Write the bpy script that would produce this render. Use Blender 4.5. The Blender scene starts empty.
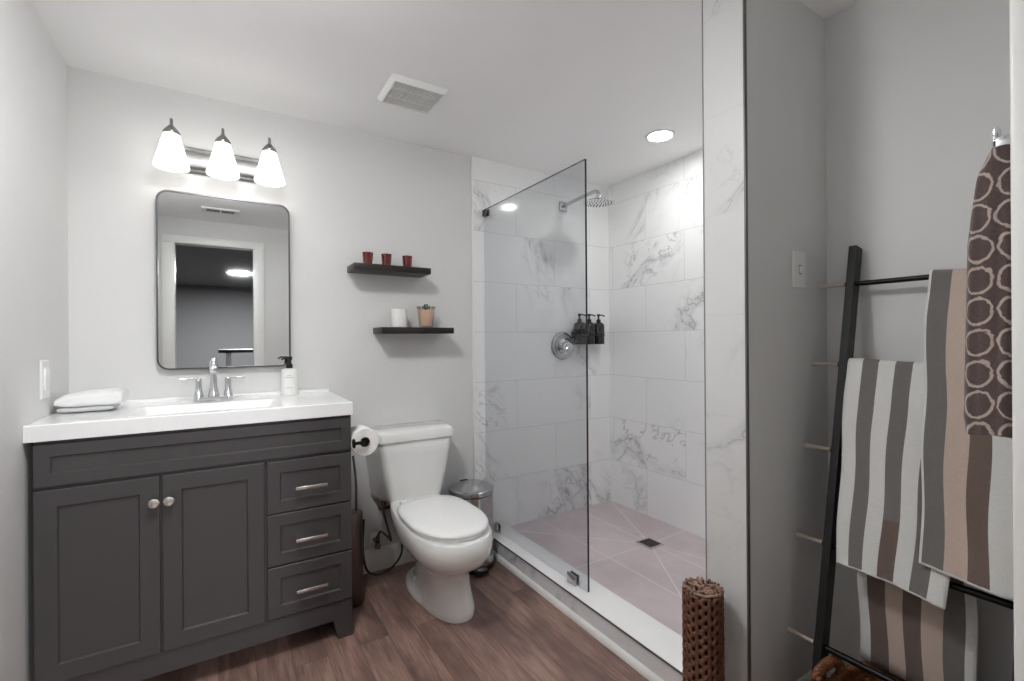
import bpy, bmesh, math, random
from mathutils import Vector, Matrix, noise
PI = math.pi
scene = bpy.context.scene
COL = scene.collection
random.seed(7)

# ------------------------------------------------------------------ camera, world, exposure
YAW, ROLL, CAM_H, FPX = .5569, -.0072, 1.138, 467.12
F = Vector((math.sin(YAW), math.cos(YAW), 0))
R0 = Vector((math.cos(YAW), -math.sin(YAW), 0))
U0 = Vector((0, 0, 1))
Rv = R0*math.cos(ROLL) + U0*math.sin(ROLL)
Uv = -R0*math.sin(ROLL) + U0*math.cos(ROLL)
cam_data = bpy.data.cameras.new('camera')
cam = bpy.data.objects.new('camera', cam_data)
COL.objects.link(cam)
cam_data.sensor_fit = 'HORIZONTAL'
cam_data.sensor_width = 36
cam_data.lens = 36*FPX/1024
cam_data.clip_start = .02
M = Matrix((Rv, Uv, -F)).transposed().to_4x4()
M.translation = Vector((0, 0, CAM_H))
cam.matrix_world = M
scene.camera = cam

world = bpy.data.worlds.new('world')
scene.world = world
world.use_nodes = True
world.node_tree.nodes['Background'].inputs[0].default_value = (1, 1, 1, 1)
world.node_tree.nodes['Background'].inputs[1].default_value = .02

vs = scene.view_settings
vs.view_transform = 'Standard'
vs.look = 'None'
vs.gamma = 1
vs.use_curve_mapping = False
vs.exposure = 2.3
scene.cycles.max_bounces = 12
scene.cycles.diffuse_bounces = 8
scene.cycles.glossy_bounces = 6
scene.cycles.transparent_max_bounces = 16
scene.cycles.caustics_reflective = False
scene.cycles.caustics_refractive = False
scene.cycles.sample_clamp_indirect = 3.0
scene.cycles.use_denoising = True

SHADE_E = 0.58      # glow of the three vanity shades
DOWN_E = 26.0      # recessed light over the shower
ROOM_E = 16.5       # flush ceiling lamp above the camera
HALL_E = 190.0      # ceiling lamp of the room beyond the doorway

# ------------------------------------------------------------------ materials
def lin(c):
    return tuple(((v/255)/12.92 if v/255 <= .04045 else ((v/255+.055)/1.055)**2.4) for v in c) + (1,)

class NT:
    def __init__(s, m):
        m.use_nodes = True
        s.t = m.node_tree
        s.b = s.t.nodes['Principled BSDF']
    def n(s, kind, **kw):
        nd = s.t.nodes.new(kind)
        for k, v in kw.items():
            setattr(nd, k, v)
        return nd
    def link(s, a, b):
        s.t.links.new(a, b)
    def val(s, sock, v):
        if hasattr(v, 'is_linked') or isinstance(v, bpy.types.NodeSocket):
            s.link(v, sock)
        else:
            sock.default_value = v
    def math(s, op, a, b=0, c=None, clamp=False):
        nd = s.n('ShaderNodeMath', operation=op, use_clamp=clamp)
        s.val(nd.inputs[0], a); s.val(nd.inputs[1], b)
        if c is not None: s.val(nd.inputs[2], c)
        return nd.outputs[0]
    def mix(s, f, a, b):
        nd = s.n('ShaderNodeMix', data_type='RGBA')
        s.val(nd.inputs[0], f); s.val(nd.inputs[6], a); s.val(nd.inputs[7], b)
        return nd.outputs[2]
    def ramp(s, f, lo, hi, a=0., b=1.):
        nd = s.n('ShaderNodeMapRange', interpolation_type='SMOOTHSTEP')
        s.val(nd.inputs[0], f); nd.inputs[1].default_value = lo; nd.inputs[2].default_value = hi
        nd.inputs[3].default_value = a; nd.inputs[4].default_value = b
        return nd.outputs[0]
    def noise(s, vec, scale, detail=3, w=None, rough=.5, dist=0.):
        nd = s.n('ShaderNodeTexNoise', noise_dimensions='4D' if w is not None else '3D')
        s.link(vec, nd.inputs['Vector'])
        if w is not None: s.val(nd.inputs['W'], w)
        nd.inputs['Scale'].default_value = scale; nd.inputs['Detail'].default_value = detail
        nd.inputs['Roughness'].default_value = rough; nd.inputs['Distortion'].default_value = dist
        return nd.outputs[0]
    def pos(s):
        return s.n('ShaderNodeNewGeometry').outputs['Position']
    def obj(s):
        return s.n('ShaderNodeTexCoord').outputs['Object']
    def sep(s, v):
        nd = s.n('ShaderNodeSeparateXYZ'); s.link(v, nd.inputs[0]); return nd.outputs
    def comb(s, x, y, z=0.):
        nd = s.n('ShaderNodeCombineXYZ')
        for i, v in enumerate((x, y, z)): s.val(nd.inputs[i], v)
        return nd.outputs[0]
    def bump(s, h, strength, dist=.01):
        nd = s.n('ShaderNodeBump'); nd.inputs['Strength'].default_value = strength
        nd.inputs['Distance'].default_value = dist
        s.link(h, nd.inputs['Height']); s.link(nd.outputs[0], s.b.inputs['Normal'])

def mat(name, rgb, rough=.5, metal=0., var=.03, scale=8., bump=0., bscale=60., coat=0., sheen=0.):
    """principled material with a faint noise variation of its own colour"""
    m = bpy.data.materials.new(name); t = NT(m)
    c = lin(rgb)
    nz = t.noise(t.obj(), scale, 3)
    d = tuple(max(0, v*(1-2*var)) for v in c[:3]) + (1,)
    t.link(t.mix(nz, d, c), t.b.inputs['Base Color'])
    t.b.inputs['Roughness'].default_value = rough
    t.b.inputs['Metallic'].default_value = metal
    t.b.inputs['Coat Weight'].default_value = coat
    if sheen: t.b.inputs['Sheen Weight'].default_value = sheen
    if bump: t.bump(t.noise(t.obj(), bscale, 3), bump, .003)
    return m

def emit(name, rgb, e):
    m = bpy.data.materials.new(name); t = NT(m)
    t.b.inputs['Base Color'].default_value = lin(rgb)
    t.b.inputs['Emission Color'].default_value = lin(rgb)
    t.b.inputs['Emission Strength'].default_value = e
    t.b.inputs['Roughness'].default_value = .4
    return m

MT = {}
MT['wall'] = mat('painted_wall', (219, 219, 218), .55, var=.01, bump=.03, bscale=140)
MT['ceiling'] = mat('ceiling_paint', (250, 250, 250), .6, var=.01)
MT['trim'] = mat('white_trim_paint', (238, 238, 235), .35, var=.01)
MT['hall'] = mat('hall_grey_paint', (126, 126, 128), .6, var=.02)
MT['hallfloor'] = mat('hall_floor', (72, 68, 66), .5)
MT['cab'] = mat('charcoal_cabinet_paint', (71, 68, 69), .38, var=.04)
MT['cabdark'] = mat('cabinet_inside', (34, 33, 33), .6)
MT['counter'] = mat('white_cultured_marble', (246, 246, 246), .12, var=.01, coat=.3)
MT['porc'] = mat('white_porcelain', (236, 236, 234), .1, var=.005, coat=.5)
MT['seat'] = mat('white_seat_plastic', (240, 240, 239), .2, var=.005)
MT['chrome'] = mat('chrome', (225, 226, 228), .07, 1., var=.01)
MT['chrome2'] = mat('satin_chrome', (200, 200, 202), .22, 1., var=.05)
MT['fixture'] = mat('satin_fixture_nickel', (150, 149, 148), .34, 1., var=.05)
MT['nickel'] = mat('brushed_nickel', (222, 217, 213), .26, 1., var=.05)
MT['steel'] = mat('polished_steel', (190, 190, 192), .16, 1., var=.03)
MT['darksteel'] = mat('bronze_steel', (120, 108, 102), .3, 1., var=.05)
MT['black'] = mat('black_plastic', (22, 22, 23), .35)
MT['blackwood'] = mat('black_wood', (15, 12, 11), .5, var=.2, scale=30)
MT['shelf'] = mat('espresso_shelf_wood', (34, 27, 26), .4, var=.2, scale=25)
MT['blackmetal'] = mat('black_metal', (18, 17, 17), .35, .6)
MT['gunmetal'] = mat('mirror_frame_metal', (92, 92, 94), .3, .9)
MT['mirror'] = mat('mirror_glass', (225, 226, 226), .015, 1., var=0)
MT['paper'] = mat('tissue_paper', (244, 243, 240), .9, var=.02, bump=.1)
MT['core'] = mat('cardboard', (150, 122, 96), .9)
MT['cotton'] = mat('white_cotton_terry', (236, 236, 236), .95, var=.03, bump=.6, bscale=260, sheen=.3)
MT['satin'] = mat('pale_grey_satin_band', (196, 197, 199), .45, var=.03)
MT['tw'] = mat('terry_white', (222, 222, 218), .95, var=.05, scale=120, bump=.8, bscale=420, sheen=.2)
MT['tg'] = mat('terry_grey', (120, 116, 112), .95, var=.08, scale=120, bump=.8, bscale=420, sheen=.2)
MT['tb'] = mat('terry_beige', (204, 184, 170), .95, var=.06, scale=120, bump=.8, bscale=420, sheen=.2)
MT['tk'] = mat('terry_brown', (116, 99, 92), .95, var=.08, scale=120, bump=.8, bscale=420, sheen=.2)
MT['label'] = mat('paper_label', (205, 205, 202), .6)
MT['labeldark'] = mat('dark_label', (60, 60, 60), .6)
MT['bottlewhite'] = mat('white_bottle', (238, 238, 235), .35)
MT['bottleblack'] = mat('black_bottle', (24, 24, 26), .22, coat=.3)
MT['ink'] = mat('grey_ink', (150, 150, 150), .6)
MT['wicker'] = mat('brown_reed', (122, 78, 58), .5, var=.3, scale=40)
MT['wickerdark'] = mat('dark_reed_inside', (38, 22, 16), .7, var=.2)
MT['wickerred'] = mat('rattan', (146, 92, 54), .45, var=.35, scale=35)
MT['reedend'] = mat('reed_sticks', (176, 136, 116), .4, var=.4, scale=30)
MT['plug'] = mat('pale_rung_cap', (196, 184, 170), .5)
MT['plate'] = mat('switch_plate_plastic', (232, 232, 230), .3, var=0)
MT['slot'] = mat('dark_slot', (60, 60, 62), .6)
MT['edge'] = mat('anodised_edge_strip', (104, 102, 100), .4, .3)
MT['ventdark'] = mat('vent_recess', (120, 120, 122), .7)
MT['hose'] = mat('black_hose', (46, 44, 44), .35, .3)
MT['braid'] = mat('braided_steel_hose', (130, 128, 126), .35, .9, var=.3, scale=300)
MT['wax'] = mat('peach_wax', (250, 214, 190), .5)
MT['shade'] = emit('glowing_frosted_shade', (255, 253, 250), SHADE_E)
MT['lens'] = emit('glowing_downlight_lens', (255, 254, 252), DOWN_E)
MT['roomlens'] = emit('glowing_flush_lamp', (253, 254, 255), ROOM_E)
MT['halllens'] = emit('glowing_hall_lamp', (253, 254, 255), HALL_E)

def glassy(name, tint, ior=1.5, rough=0., gl=1.):
    m = bpy.data.materials.new(name); t = NT(m)
    out = t.t.nodes['Material Output']
    tr = t.n('ShaderNodeBsdfTransparent'); tr.inputs[0].default_value = lin(tint)
    gs = t.n('ShaderNodeBsdfGlossy'); gs.inputs['Roughness'].default_value = rough
    fr = t.n('ShaderNodeFresnel'); bf = t.n('ShaderNodeNewGeometry').outputs['Backfacing']
    t.link(t.math('MULTIPLY_ADD', bf, 1/ior-ior, ior), fr.inputs[0])   # same reflectance on entering and leaving the pane
    mx = t.n('ShaderNodeMixShader')
    # the pane's own thickness of glass is even, a whisper of noise keeps it from being dead flat
    nz = t.noise(t.obj(), 2., 1)
    f = t.math('MULTIPLY', fr.outputs[0], t.math('MULTIPLY_ADD', nz, .02, gl))
    t.link(f, mx.inputs[0]); t.link(tr.outputs[0], mx.inputs[1]); t.link(gs.outputs[0], mx.inputs[2])
    t.link(mx.outputs[0], out.inputs[0])
    return m
MT['glass'] = glassy('clear_shower_glass', (240, 241, 242), gl=.5)
MT['glassedge'] = mat('glass_edge', (40, 46, 48), .15)
MT['candleglass'] = glassy('clear_candle_glass', (246, 244, 242), gl=.6)
def redglass():
    m = mat('dark_red_glass', (112, 6, 10), .08, var=.2, coat=.6)
    return m
MT['red'] = redglass()
MT['redwax'] = mat('red_wax', (190, 30, 30), .5)

def marble(name, umap, v0, u0, base=(240, 241, 241), grout=(206, 206, 206), vein=(120, 122, 128), w=.57, h=.2845, rough=.1, dens=1., shift=0., gsize=.0016, off=.5):
    """white marble-look tile in running bond; every tile draws its own veins.  umap: which two axes carry the tile grid"""
    m = bpy.data.materials.new(name); t = NT(m)
    P = t.pos(); x = t.sep(P)
    U = t.math('SUBTRACT', x['XYZ'.index(umap[0])], u0); V = t.math('SUBTRACT', x['XYZ'.index(umap[1])], v0)
    uv = t.comb(U, V)
    br = t.n('ShaderNodeTexBrick', offset=off, offset_frequency=2, squash=1.)
    t.link(uv, br.inputs['Vector'])
    br.inputs['Color1'].default_value = (0, 0, 0, 1); br.inputs['Color2'].default_value = (1, 1, 1, 1)
    br.inputs['Mortar'].default_value = (.5, .5, .5, 1)
    br.inputs['Scale'].default_value = 1; br.inputs['Mortar Size'].default_value = gsize
    br.inputs['Mortar Smooth'].default_value = .1
    br.inputs['Brick Width'].default_value = w; br.inputs['Row Height'].default_value = h
    rnd = t.math('MULTIPLY_ADD', br.outputs['Color'], 37.3, shift)
    # diagonal stretch, so that veins run down to the right
    a = .85
    up = t.math('ADD', t.math('MULTIPLY', U, math.cos(a)), t.math('MULTIPLY', V, -math.sin(a)))
    vp = t.math('ADD', t.math('MULTIPLY', U, math.sin(a)), t.math('MULTIPLY', V, math.cos(a)))
    q = t.comb(t.math('MULTIPLY', up, .55), vp, 0.)
    n1 = t.noise(q, 1.9, 6, rnd, .60, .8)
    d1 = t.math('ABSOLUTE', t.math('SUBTRACT', n1, .5))
    v1 = t.ramp(d1, .0, .010, 1., 0.)
    n2 = t.noise(q, 1.9, 2, t.math('ADD', rnd, 5.), .5)
    mask = t.ramp(n2, .49, .64)
    v1 = t.math('MULTIPLY', v1, mask)
    n3 = t.noise(q, 7., 5, t.math('ADD', rnd, 9.), .6, .8)
    v2 = t.math('MULTIPLY', t.ramp(t.math('ABSOLUTE', t.math('SUBTRACT', n3, .5)), 0., .02, .5, 0.), t.ramp(n2, .54, .66))
    cl = t.math('MULTIPLY', t.ramp(d1, .0, .05, 1., 0.), t.math('MULTIPLY', mask, .22))
    f = t.math('MAXIMUM', t.math('MAXIMUM', t.math('MULTIPLY', v1, .62), v2), cl)
    f = t.math('MULTIPLY', f, dens, clamp=True)
    c = t.mix(f, lin(base), lin(vein))
    c = t.mix(br.outputs['Fac'], c, lin(grout))
    t.link(c, t.b.inputs['Base Color'])
    r = t.math('MULTIPLY_ADD', br.outputs['Fac'], .4, rough)
    t.link(r, t.b.inputs['Roughness'])
    return m
MT['tile_back'] = marble('marble_tile_back', 'XZ', .05, 1.2, shift=3.)
MT['tile_right'] = marble('marble_tile_right', 'YZ', .05, 2.01-.57*5-.285, shift=11.5)
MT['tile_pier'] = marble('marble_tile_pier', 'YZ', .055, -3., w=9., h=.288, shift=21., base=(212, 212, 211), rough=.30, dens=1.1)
MT['tile_pier_side'] = marble('marble_tile_pier_side', 'XZ', .05, 1.2, shift=31.)
MT['curb_top'] = marble('marble_curb_top', 'XY', -3., -3., w=19., h=9., shift=44., base=(240, 240, 240), dens=.8, rough=.14)
MT['curb_side'] = marble('marble_curb_side', 'YZ', -3., .05, w=.285, h=9., off=0., shift=57., base=(226, 227, 229), dens=1.6, rough=.2)

def wood_floor():
    m = bpy.data.materials.new('wood_plank_floor'); t = NT(m)
    x = t.sep(t.pos())
    br = t.n('ShaderNodeTexBrick', offset=.37, offset_frequency=2)
    t.link(t.comb(x[1], t.math('ADD', x[0], 2.03)), br.inputs['Vector'])
    br.inputs['Color1'].default_value = (0, 0, 0, 1); br.inputs['Color2'].default_value = (1, 1, 1, 1)
    br.inputs['Mortar'].default_value = (.3, .3, .3, 1)
    br.inputs['Scale'].default_value = 1; br.inputs['Mortar Size'].default_value = .0008
    br.inputs['Brick Width'].default_value = 1.1; br.inputs['Row Height'].default_value = .112
    rnd = t.math('MULTIPLY', br.outputs['Color'], 23.)
    g = t.comb(t.math('MULTIPLY', x[0], 11.), t.math('MULTIPLY', x[1], 1.1), 0.)
    n1 = t.noise(g, 1.8, 6, rnd, .65, 1.2)
    n2 = t.noise(t.comb(t.math('MULTIPLY', x[0], 60.), t.math('MULTIPLY', x[1], 4.), 0.), 2.5, 4, rnd, .7)
    n3 = t.noise(t.comb(t.math('MULTIPLY', x[0], 2.2), t.math('MULTIPLY', x[1], .9), 0.), 3., 3, rnd)
    f = t.math('ADD', t.math('MULTIPLY', n1, .6), t.math('MULTIPLY', n2, .4))
    c = t.mix(t.ramp(f, .32, .68), lin((98, 73, 64)), lin((174, 143, 130)))
    c = t.mix(t.math('MULTIPLY', t.ramp(n3, .42, .62), .75), c, lin((88, 67, 62)))
    c = t.mix(t.math('MULTIPLY', br.outputs['Color'], .25), c, lin((150, 118, 108)))
    c = t.mix(t.math('MULTIPLY', br.outputs['Fac'], .7), c, lin((40, 26, 23)))
    t.link(c, t.b.inputs['Base Color'])
    t.b.inputs['Roughness'].default_value = .42
    t.bump(f, .12, .002)
    return m
MT['floor'] = wood_floor()

DR = (1.94, 1.735)
def shower_floor():
    m = bpy.data.materials.new('mauve_porcelain_tile'); t = NT(m)
    P = t.pos(); x = t.sep(P)
    dx = t.math('SUBTRACT', x[0], DR[0]); dy = t.math('SUBTRACT', x[1], DR[1])
    def line(d, wd=.0021):
        return t.ramp(t.math('ABSOLUTE', d), wd*.6, wd*1.5, 1., 0.)
    def grid(d, p):
        k = t.math('SUBTRACT', t.math('FRACT', t.math('ADD', t.math('DIVIDE', d, p), .5)), .5)
        return line(t.math('MULTIPLY', k, p))
    g = t.math('MAXIMUM', grid(dx, .30), grid(dy, .60))
    for cx, cy in ((2.227, 2.33), (1.354, 2.33), (2.227, .872), (1.354, .872)):
        vx, vy = cx-DR[0], cy-DR[1]; L = math.hypot(vx, vy); vx /= L; vy /= L
        dist = t.math('ADD', t.math('MULTIPLY', dx, vy), t.math('MULTIPLY', dy, -vx))
        along = t.math('ADD', t.math('MULTIPLY', dx, vx), t.math('MULTIPLY', dy, vy))
        g = t.math('MAXIMUM', g, t.math('MULTIPLY', line(dist), t.math('GREATER_THAN', along, 0.)))
    n = t.noise(P, 3., 5, rough=.6)
    c = t.mix(t.ramp(n, .3, .7), lin((190, 177, 179)), lin((208, 195, 197)))
    c = t.mix(t.math('MULTIPLY', g, .85), c, lin((232, 226, 226)))
    t.link(c, t.b.inputs['Base Color']); t.b.inputs['Roughness'].default_value = .35
    return m
MT['showerfloor'] = shower_floor()

def oval_towel():
    m = bpy.data.materials.new('brown_terry_with_ovals'); t = NT(m)
    uv = t.sep(t.n('ShaderNodeUVMap').outputs[0])
    P = t.obj()
    wob = t.math('MULTIPLY', t.math('SUBTRACT', t.noise(P, 90., 2), .5), .009)
    pu, pv = .0465, .0545
    a = t.math('ADD', t.math('MULTIPLY', t.math('SUBTRACT', t.math('FRACT', t.math('DIVIDE', uv[0], pu)), .5), pu), wob)
    b = t.math('ADD', t.math('MULTIPLY', t.math('SUBTRACT', t.math('FRACT', t.math('DIVIDE', uv[1], pv)), .5), pv), wob)
    d = t.math('SQRT', t.math('ADD', t.math('POWER', t.math('DIVIDE', a, .0195), 2.), t.math('POWER', t.math('DIVIDE', b, .0225), 2.)))
    ring = t.ramp(t.math('ABSOLUTE', t.math('SUBTRACT', d, 1.)), .06, .15, 1., 0.)
    n = t.noise(P, 160., 3)
    c = t.mix(n, lin((74, 60, 58)), lin((98, 82, 79)))
    c = t.mix(t.math('MULTIPLY', ring, .85), c, lin((196, 178, 168)))
    t.link(c, t.b.inputs['Base Color']); t.b.inputs['Roughness'].default_value = .95
    t.b.inputs['Sheen Weight'].default_value = .3
    t.bump(t.noise(P, 420., 3), .8, .003)
    return m
MT['ovals'] = oval_towel()

# ------------------------------------------------------------------ mesh helpers
def tag(o, label=None, cat=None, group=None, kind=None):
    if label: o['label'] = label
    if cat: o['category'] = cat
    if group: o['group'] = group
    if kind: o['kind'] = kind
    return o

ORG = {}
def thing(name, loc, label, cat, group=None):
    o = bpy.data.objects.new(name, None); COL.objects.link(o)
    o.empty_display_size = .05
    o.location = loc; ORG[o.name] = Vector(loc)
    return tag(o, label, cat, group)

def obj(name, bm, m, parent=None, loc=None, angle=35, label=None):
    """bm is in world coordinates; the mesh is stored relative to its thing's base point"""
    o_ = ORG[parent.name] if parent else (Vector(loc) if loc else Vector((0, 0, 0)))
    bmesh.ops.translate(bm, verts=bm.verts, vec=-o_)
    bmesh.ops.recalc_face_normals(bm, faces=bm.faces)
    me = bpy.data.meshes.new(name); bm.to_mesh(me); bm.free()
    for mm in (m if isinstance(m, (list, tuple)) else [m]): me.materials.append(mm)
    if angle:
        for p in me.polygons: p.use_smooth = True
        me.set_sharp_from_angle(angle=math.radians(angle))
    o = bpy.data.objects.new(name, me); COL.objects.link(o)
    if parent: o.parent = parent
    else: o.location = o_
    ORG[o.name] = o_
    if label: o['label'] = label
    return o

def box(bm, x0, x1, y0, y1, z0, z1, bev=0., seg=2, mi=0):
    vs_ = [bm.verts.new((x, y, z)) for z in (z0, z1) for y in (y0, y1) for x in (x0, x1)]
    idx = ((0, 2, 3, 1), (4, 5, 7, 6), (0, 1, 5, 4), (2, 6, 7, 3), (0, 4, 6, 2), (1, 3, 7, 5))
    fs = [bm.faces.new([vs_[i] for i in f]) for f in idx]
    for f in fs: f.material_index = mi
    if bev:
        es = list({e for f in fs for e in f.edges})
        bmesh.ops.bevel(bm, geom=es, offset=bev, segments=seg, affect='EDGES', profile=.5)
    return bm

def loft(bm, rings, cap=True, close=True, mi=0):
    R_ = [[bm.verts.new(p) for p in r] for r in rings]
    n = len(R_[0])
    for a, b in zip(R_, R_[1:]):
        for i in range(n if close else n-1):
            f = bm.faces.new((a[i], a[(i+1) % n], b[(i+1) % n], b[i])); f.material_index = mi
    if cap:
        f = bm.faces.new(R_[0][::-1]); f.material_index = mi
        f = bm.faces.new(R_[-1]); f.material_index = mi
    return R_

def frame_of(d):
    d = Vector(d).normalized()
    a = Vector((0, 0, 1)) if abs(d.z) < .9 else Vector((1, 0, 0))
    u = d.cross(a).normalized(); return d, u, d.cross(u).normalized()

def cyl(bm, p0, p1, r0, r1=None, seg=20, bev=0., mi=0):
    r1 = r0 if r1 is None else r1
    p0, p1 = Vector(p0), Vector(p1)
    d, u, v = frame_of(p1-p0)
    L = (p1-p0).length
    st = [(0, r0), (L, r1)] if not bev else [(0, r0-bev), (bev, r0), (L-bev, r1), (L, r1-bev)]
    loft(bm, [[p0+d*t+(u*math.cos(2*PI*i/seg)+v*math.sin(2*PI*i/seg))*r for i in range(seg)] for t, r in st], mi=mi)
    return bm

def lathe(bm, prof, c, ax=(0, 0, 1), seg=28, cap=True, mi=0):
    """prof: list of (radius, distance along the axis)"""
    c = Vector(c); d, u, v = frame_of(ax)
    loft(bm, [[c+d*t+(u*math.cos(2*PI*i/seg)+v*math.sin(2*PI*i/seg))*max(r, 1e-4) for i in range(seg)] for r, t in prof], cap=cap, mi=mi)
    return bm

def smooth_path(pts, n=6):
    pts = [Vector(p) for p in pts]
    P = [pts[0]*2-pts[1]] + pts + [pts[-1]*2-pts[-2]]
    out = []
    for i in range(1, len(P)-2):
        for k in range(n):
            t = k/n
            a, b, c, d = P[i-1:i+3]
            out.append(.5*((2*b)+(c-a)*t+(2*a-5*b+4*c-d)*t*t+(3*b-a-3*c+d)*t**3))
    out.append(pts[-1]); return out

def tube(bm, pts, r, seg=10, n=6, mi=0, rr=None, cap=True):
    P = smooth_path(pts, n) if n > 1 else [Vector(p) for p in pts]
    prev = None; rings = []
    for i, p in enumerate(P):
        d = (P[min(i+1, len(P)-1)]-P[max(i-1, 0)]).normalized()
        if prev is None: _, u, v = frame_of(d)
        else:
            u = (prev-d*prev.dot(d)).normalized(); v = d.cross(u)
        prev = u
        q = r if rr is None else rr(i/(len(P)-1))
        rings.append([p+(u*math.cos(2*PI*k/seg)+v*math.sin(2*PI*k/seg))*q for k in range(seg)])
    loft(bm, rings, cap=cap, mi=mi); return bm

def rrect(x0, x1, y0, y1, r, seg=5):
    """rounded rectangle outline (2-D points, counter-clockwise)"""
    out = []
    for cx, cy, a0 in ((x1-r, y1-r, 0), (x0+r, y1-r, PI/2), (x0+r, y0+r, PI), (x1-r, y0+r, 1.5*PI)):
        for k in range(seg+1):
            a = a0+PI/2*k/seg; out.append((cx+r*math.cos(a), cy+r*math.sin(a)))
    return out

def prism(bm, pts, f0, f1, mi=0):
    """closed prism between two placements of a 2-D outline"""
    loft(bm, [[Vector(f0(*p)) for p in pts], [Vector(f1(*p)) for p in pts]], mi=mi); return bm

B = bmesh.new
def structure(name, bm, m, angle=35):
    o = obj(name, bm, m, angle=angle); o['kind'] = 'structure'; return o

# ------------------------------------------------------------------ the room
D = 2.34; XL = -.48; XR = 2.227; XW = 1.665; ZC = 2.17; XC = 1.2155; XCI = 1.354; ZCU = .1004
YP0 = .744; YP1 = .8715
structure('floor', box(B(), XL-.1, XW+.1, -.21, D+.1, -.08, 0), MT['floor'])
structure('floor_hall', box(B(), -2.4, 2.4, -5.6, -.2, -.08, 0), MT['hallfloor'])
structure('ceiling', box(B(), XL-.1, XR+.1, -.2, D+.1, ZC, ZC+.1), MT['ceiling'])
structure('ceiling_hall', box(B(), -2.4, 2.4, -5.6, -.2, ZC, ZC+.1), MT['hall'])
structure('wall_left', box(B(), XL-.1, XL, -.2, D+.1, 0, ZC), MT['wall'])
structure('wall_back', box(B(), XL, XR+.1, D, D+.1, 0, ZC), MT['wall'])
structure('wall_right', box(B(), XW, XW+.1, -.2, YP0, 0, ZC), MT['wall'])
structure('wall_pier', box(B(), XC+.009, XR+.1, YP0, YP1-.009, 0, ZC), MT['wall'])
structure('wall_shower_right', box(B(), XR, XR+.1, YP1-.009, D, 0, ZC), MT['tile_right'])
structure('wall_shower_back', box(B(), 1.203, XR, D-.008, D, 0, ZC), MT['tile_back'])
structure('wall_pier_tile', box(B(), XC, XC+.009, YP0+.003, YP1, 0, ZC), MT['tile_pier'])
structure('wall_shower_front', box(B(), XC+.009, XR, YP1-.009, YP1, 0, ZC), MT['tile_pier_side'])
bm = B()
box(bm, XL, -.336, -.2, -.1, 0, ZC); box(bm, .262, XW, -.2, -.1, 0, ZC); box(bm, -.336, .262, -.2, -.1, 1.98, ZC)
structure('wall_front', bm, MT['wall'])
structure('wall_closet', box(B(), 1.08, XW, -.1, .2095, 0, ZC), MT['wall'])
bm = B(); box(bm, -2.4, -2.3, -5.6, -.2, 0, ZC); box(bm, 2.3, 2.4, -5.6, -.2, 0, ZC); box(bm, -2.3, 2.3, -5.6, -5.5, 0, ZC)
box(bm, -2.3, XL-.1, -.25, -.2, 0, ZC); box(bm, XW+.1, 2.3, -.25, -.2, 0, ZC)
box(bm, XL-.1, -.42, -.25, -.2, 0, ZC); box(bm, .34, XW+.1, -.25, -.2, 0, ZC); box(bm, -.42, .34, -.25, -.2, 2.03, ZC)
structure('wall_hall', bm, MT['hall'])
# shower floor (falls a little to the drain) and curb
bm = B()
zf = .052
v = [bm.verts.new(p) for p in ((XCI-.01, YP1, zf), (XR, YP1, zf), (XR, D-.008, zf), (XCI-.01, D-.008, zf))]
h = [bm.verts.new((DR[0]+a*.05, DR[1]+b*.05, zf-.006)) for a, b in ((-1, -1), (1, -1), (1, 1), (-1, 1))]
for i in range(4): bm.faces.new((v[i], v[(i+1) % 4], h[(i+1) % 4], h[i]))
bm.faces.new(h)
w_ = [bm.verts.new((q.co.x, q.co.y, .002)) for q in v]
for i in range(4): bm.faces.new((v[i], w_[i], w_[(i+1) % 4], v[(i+1) % 4]))
bm.faces.new(w_[::-1])
structure('floor_shower', bm, MT['showerfloor'], angle=0)
bm = B(); box(bm, XC+.002, XCI, YP1-.0, D-.008, 0, ZCU-.009)
structure('trim_curb_riser', bm, MT['curb_side'])
structure('trim_curb_top', box(B(), XC-.002, XCI+.006, YP1, D-.008, ZCU-.009, ZCU, .001), MT['curb_top'])
structure('trim_curb_edge', box(B(), XC-.0035, XC-.0005, YP1, D-.008, ZCU-.0085, ZCU-.002), MT['edge'])
bm = B()
pr = [(0, 0), (.014, 0), (.014, .010), (.011, .019), (.006, .025), (0, .027)]
loft(bm, [[(XC+.003-a, y, b) for a, b in pr] for y in (YP0+.002, D-.001)])
structure('baseboard_curb', bm, MT['trim'])
def baseboard(name, pts):
    """pts: two floor points, the wall on the left hand side going from first to second"""
    (xa, ya), (xb, yb) = pts
    d = Vector((xb-xa, yb-ya, 0)).normalized(); n = Vector((d.y, -d.x, 0))
    pr = [(0, 0), (.014, 0), (.014, .085), (.010, .100), (.004, .108), (0, .108)]
    bm = B(); loft(bm, [[Vector(p).to_3d()+n*a+Vector((0, 0, b)) for a, b in pr] for p in pts])
    return structure(name, bm, MT['trim'])
baseboard('baseboard_back', ((XL, D), (1.2, D)))
baseboard('baseboard_pier', ((XC+.01, YP0), (XW, YP0)))
baseboard('baseboard_right', ((XW, YP0-.014), (XW, .2095)))
baseboard('baseboard_left', ((XL, -.1), (XL, 1.85)))
# metal and vinyl edge strips
structure('trim_tile_edge', box(B(), 1.194, 1.204, D-.011, D, .05, ZC, .002), MT['trim'])
structure('trim_pier_edge', box(B(), XC-.001, XC+.010, YP0-.002, YP0+.003, 0, ZC, .0008), MT['edge'])
structure('trim_pier_back_edge', box(B(), XC-.001, XC+.003, YP1-.001, YP1+.0025, ZCU, ZC), MT['ventdark'])
structure('trim_closet_corner', box(B(), 1.068, 1.081, .192, .2115, 0, ZC, .004, 3), MT['trim'])
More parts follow.
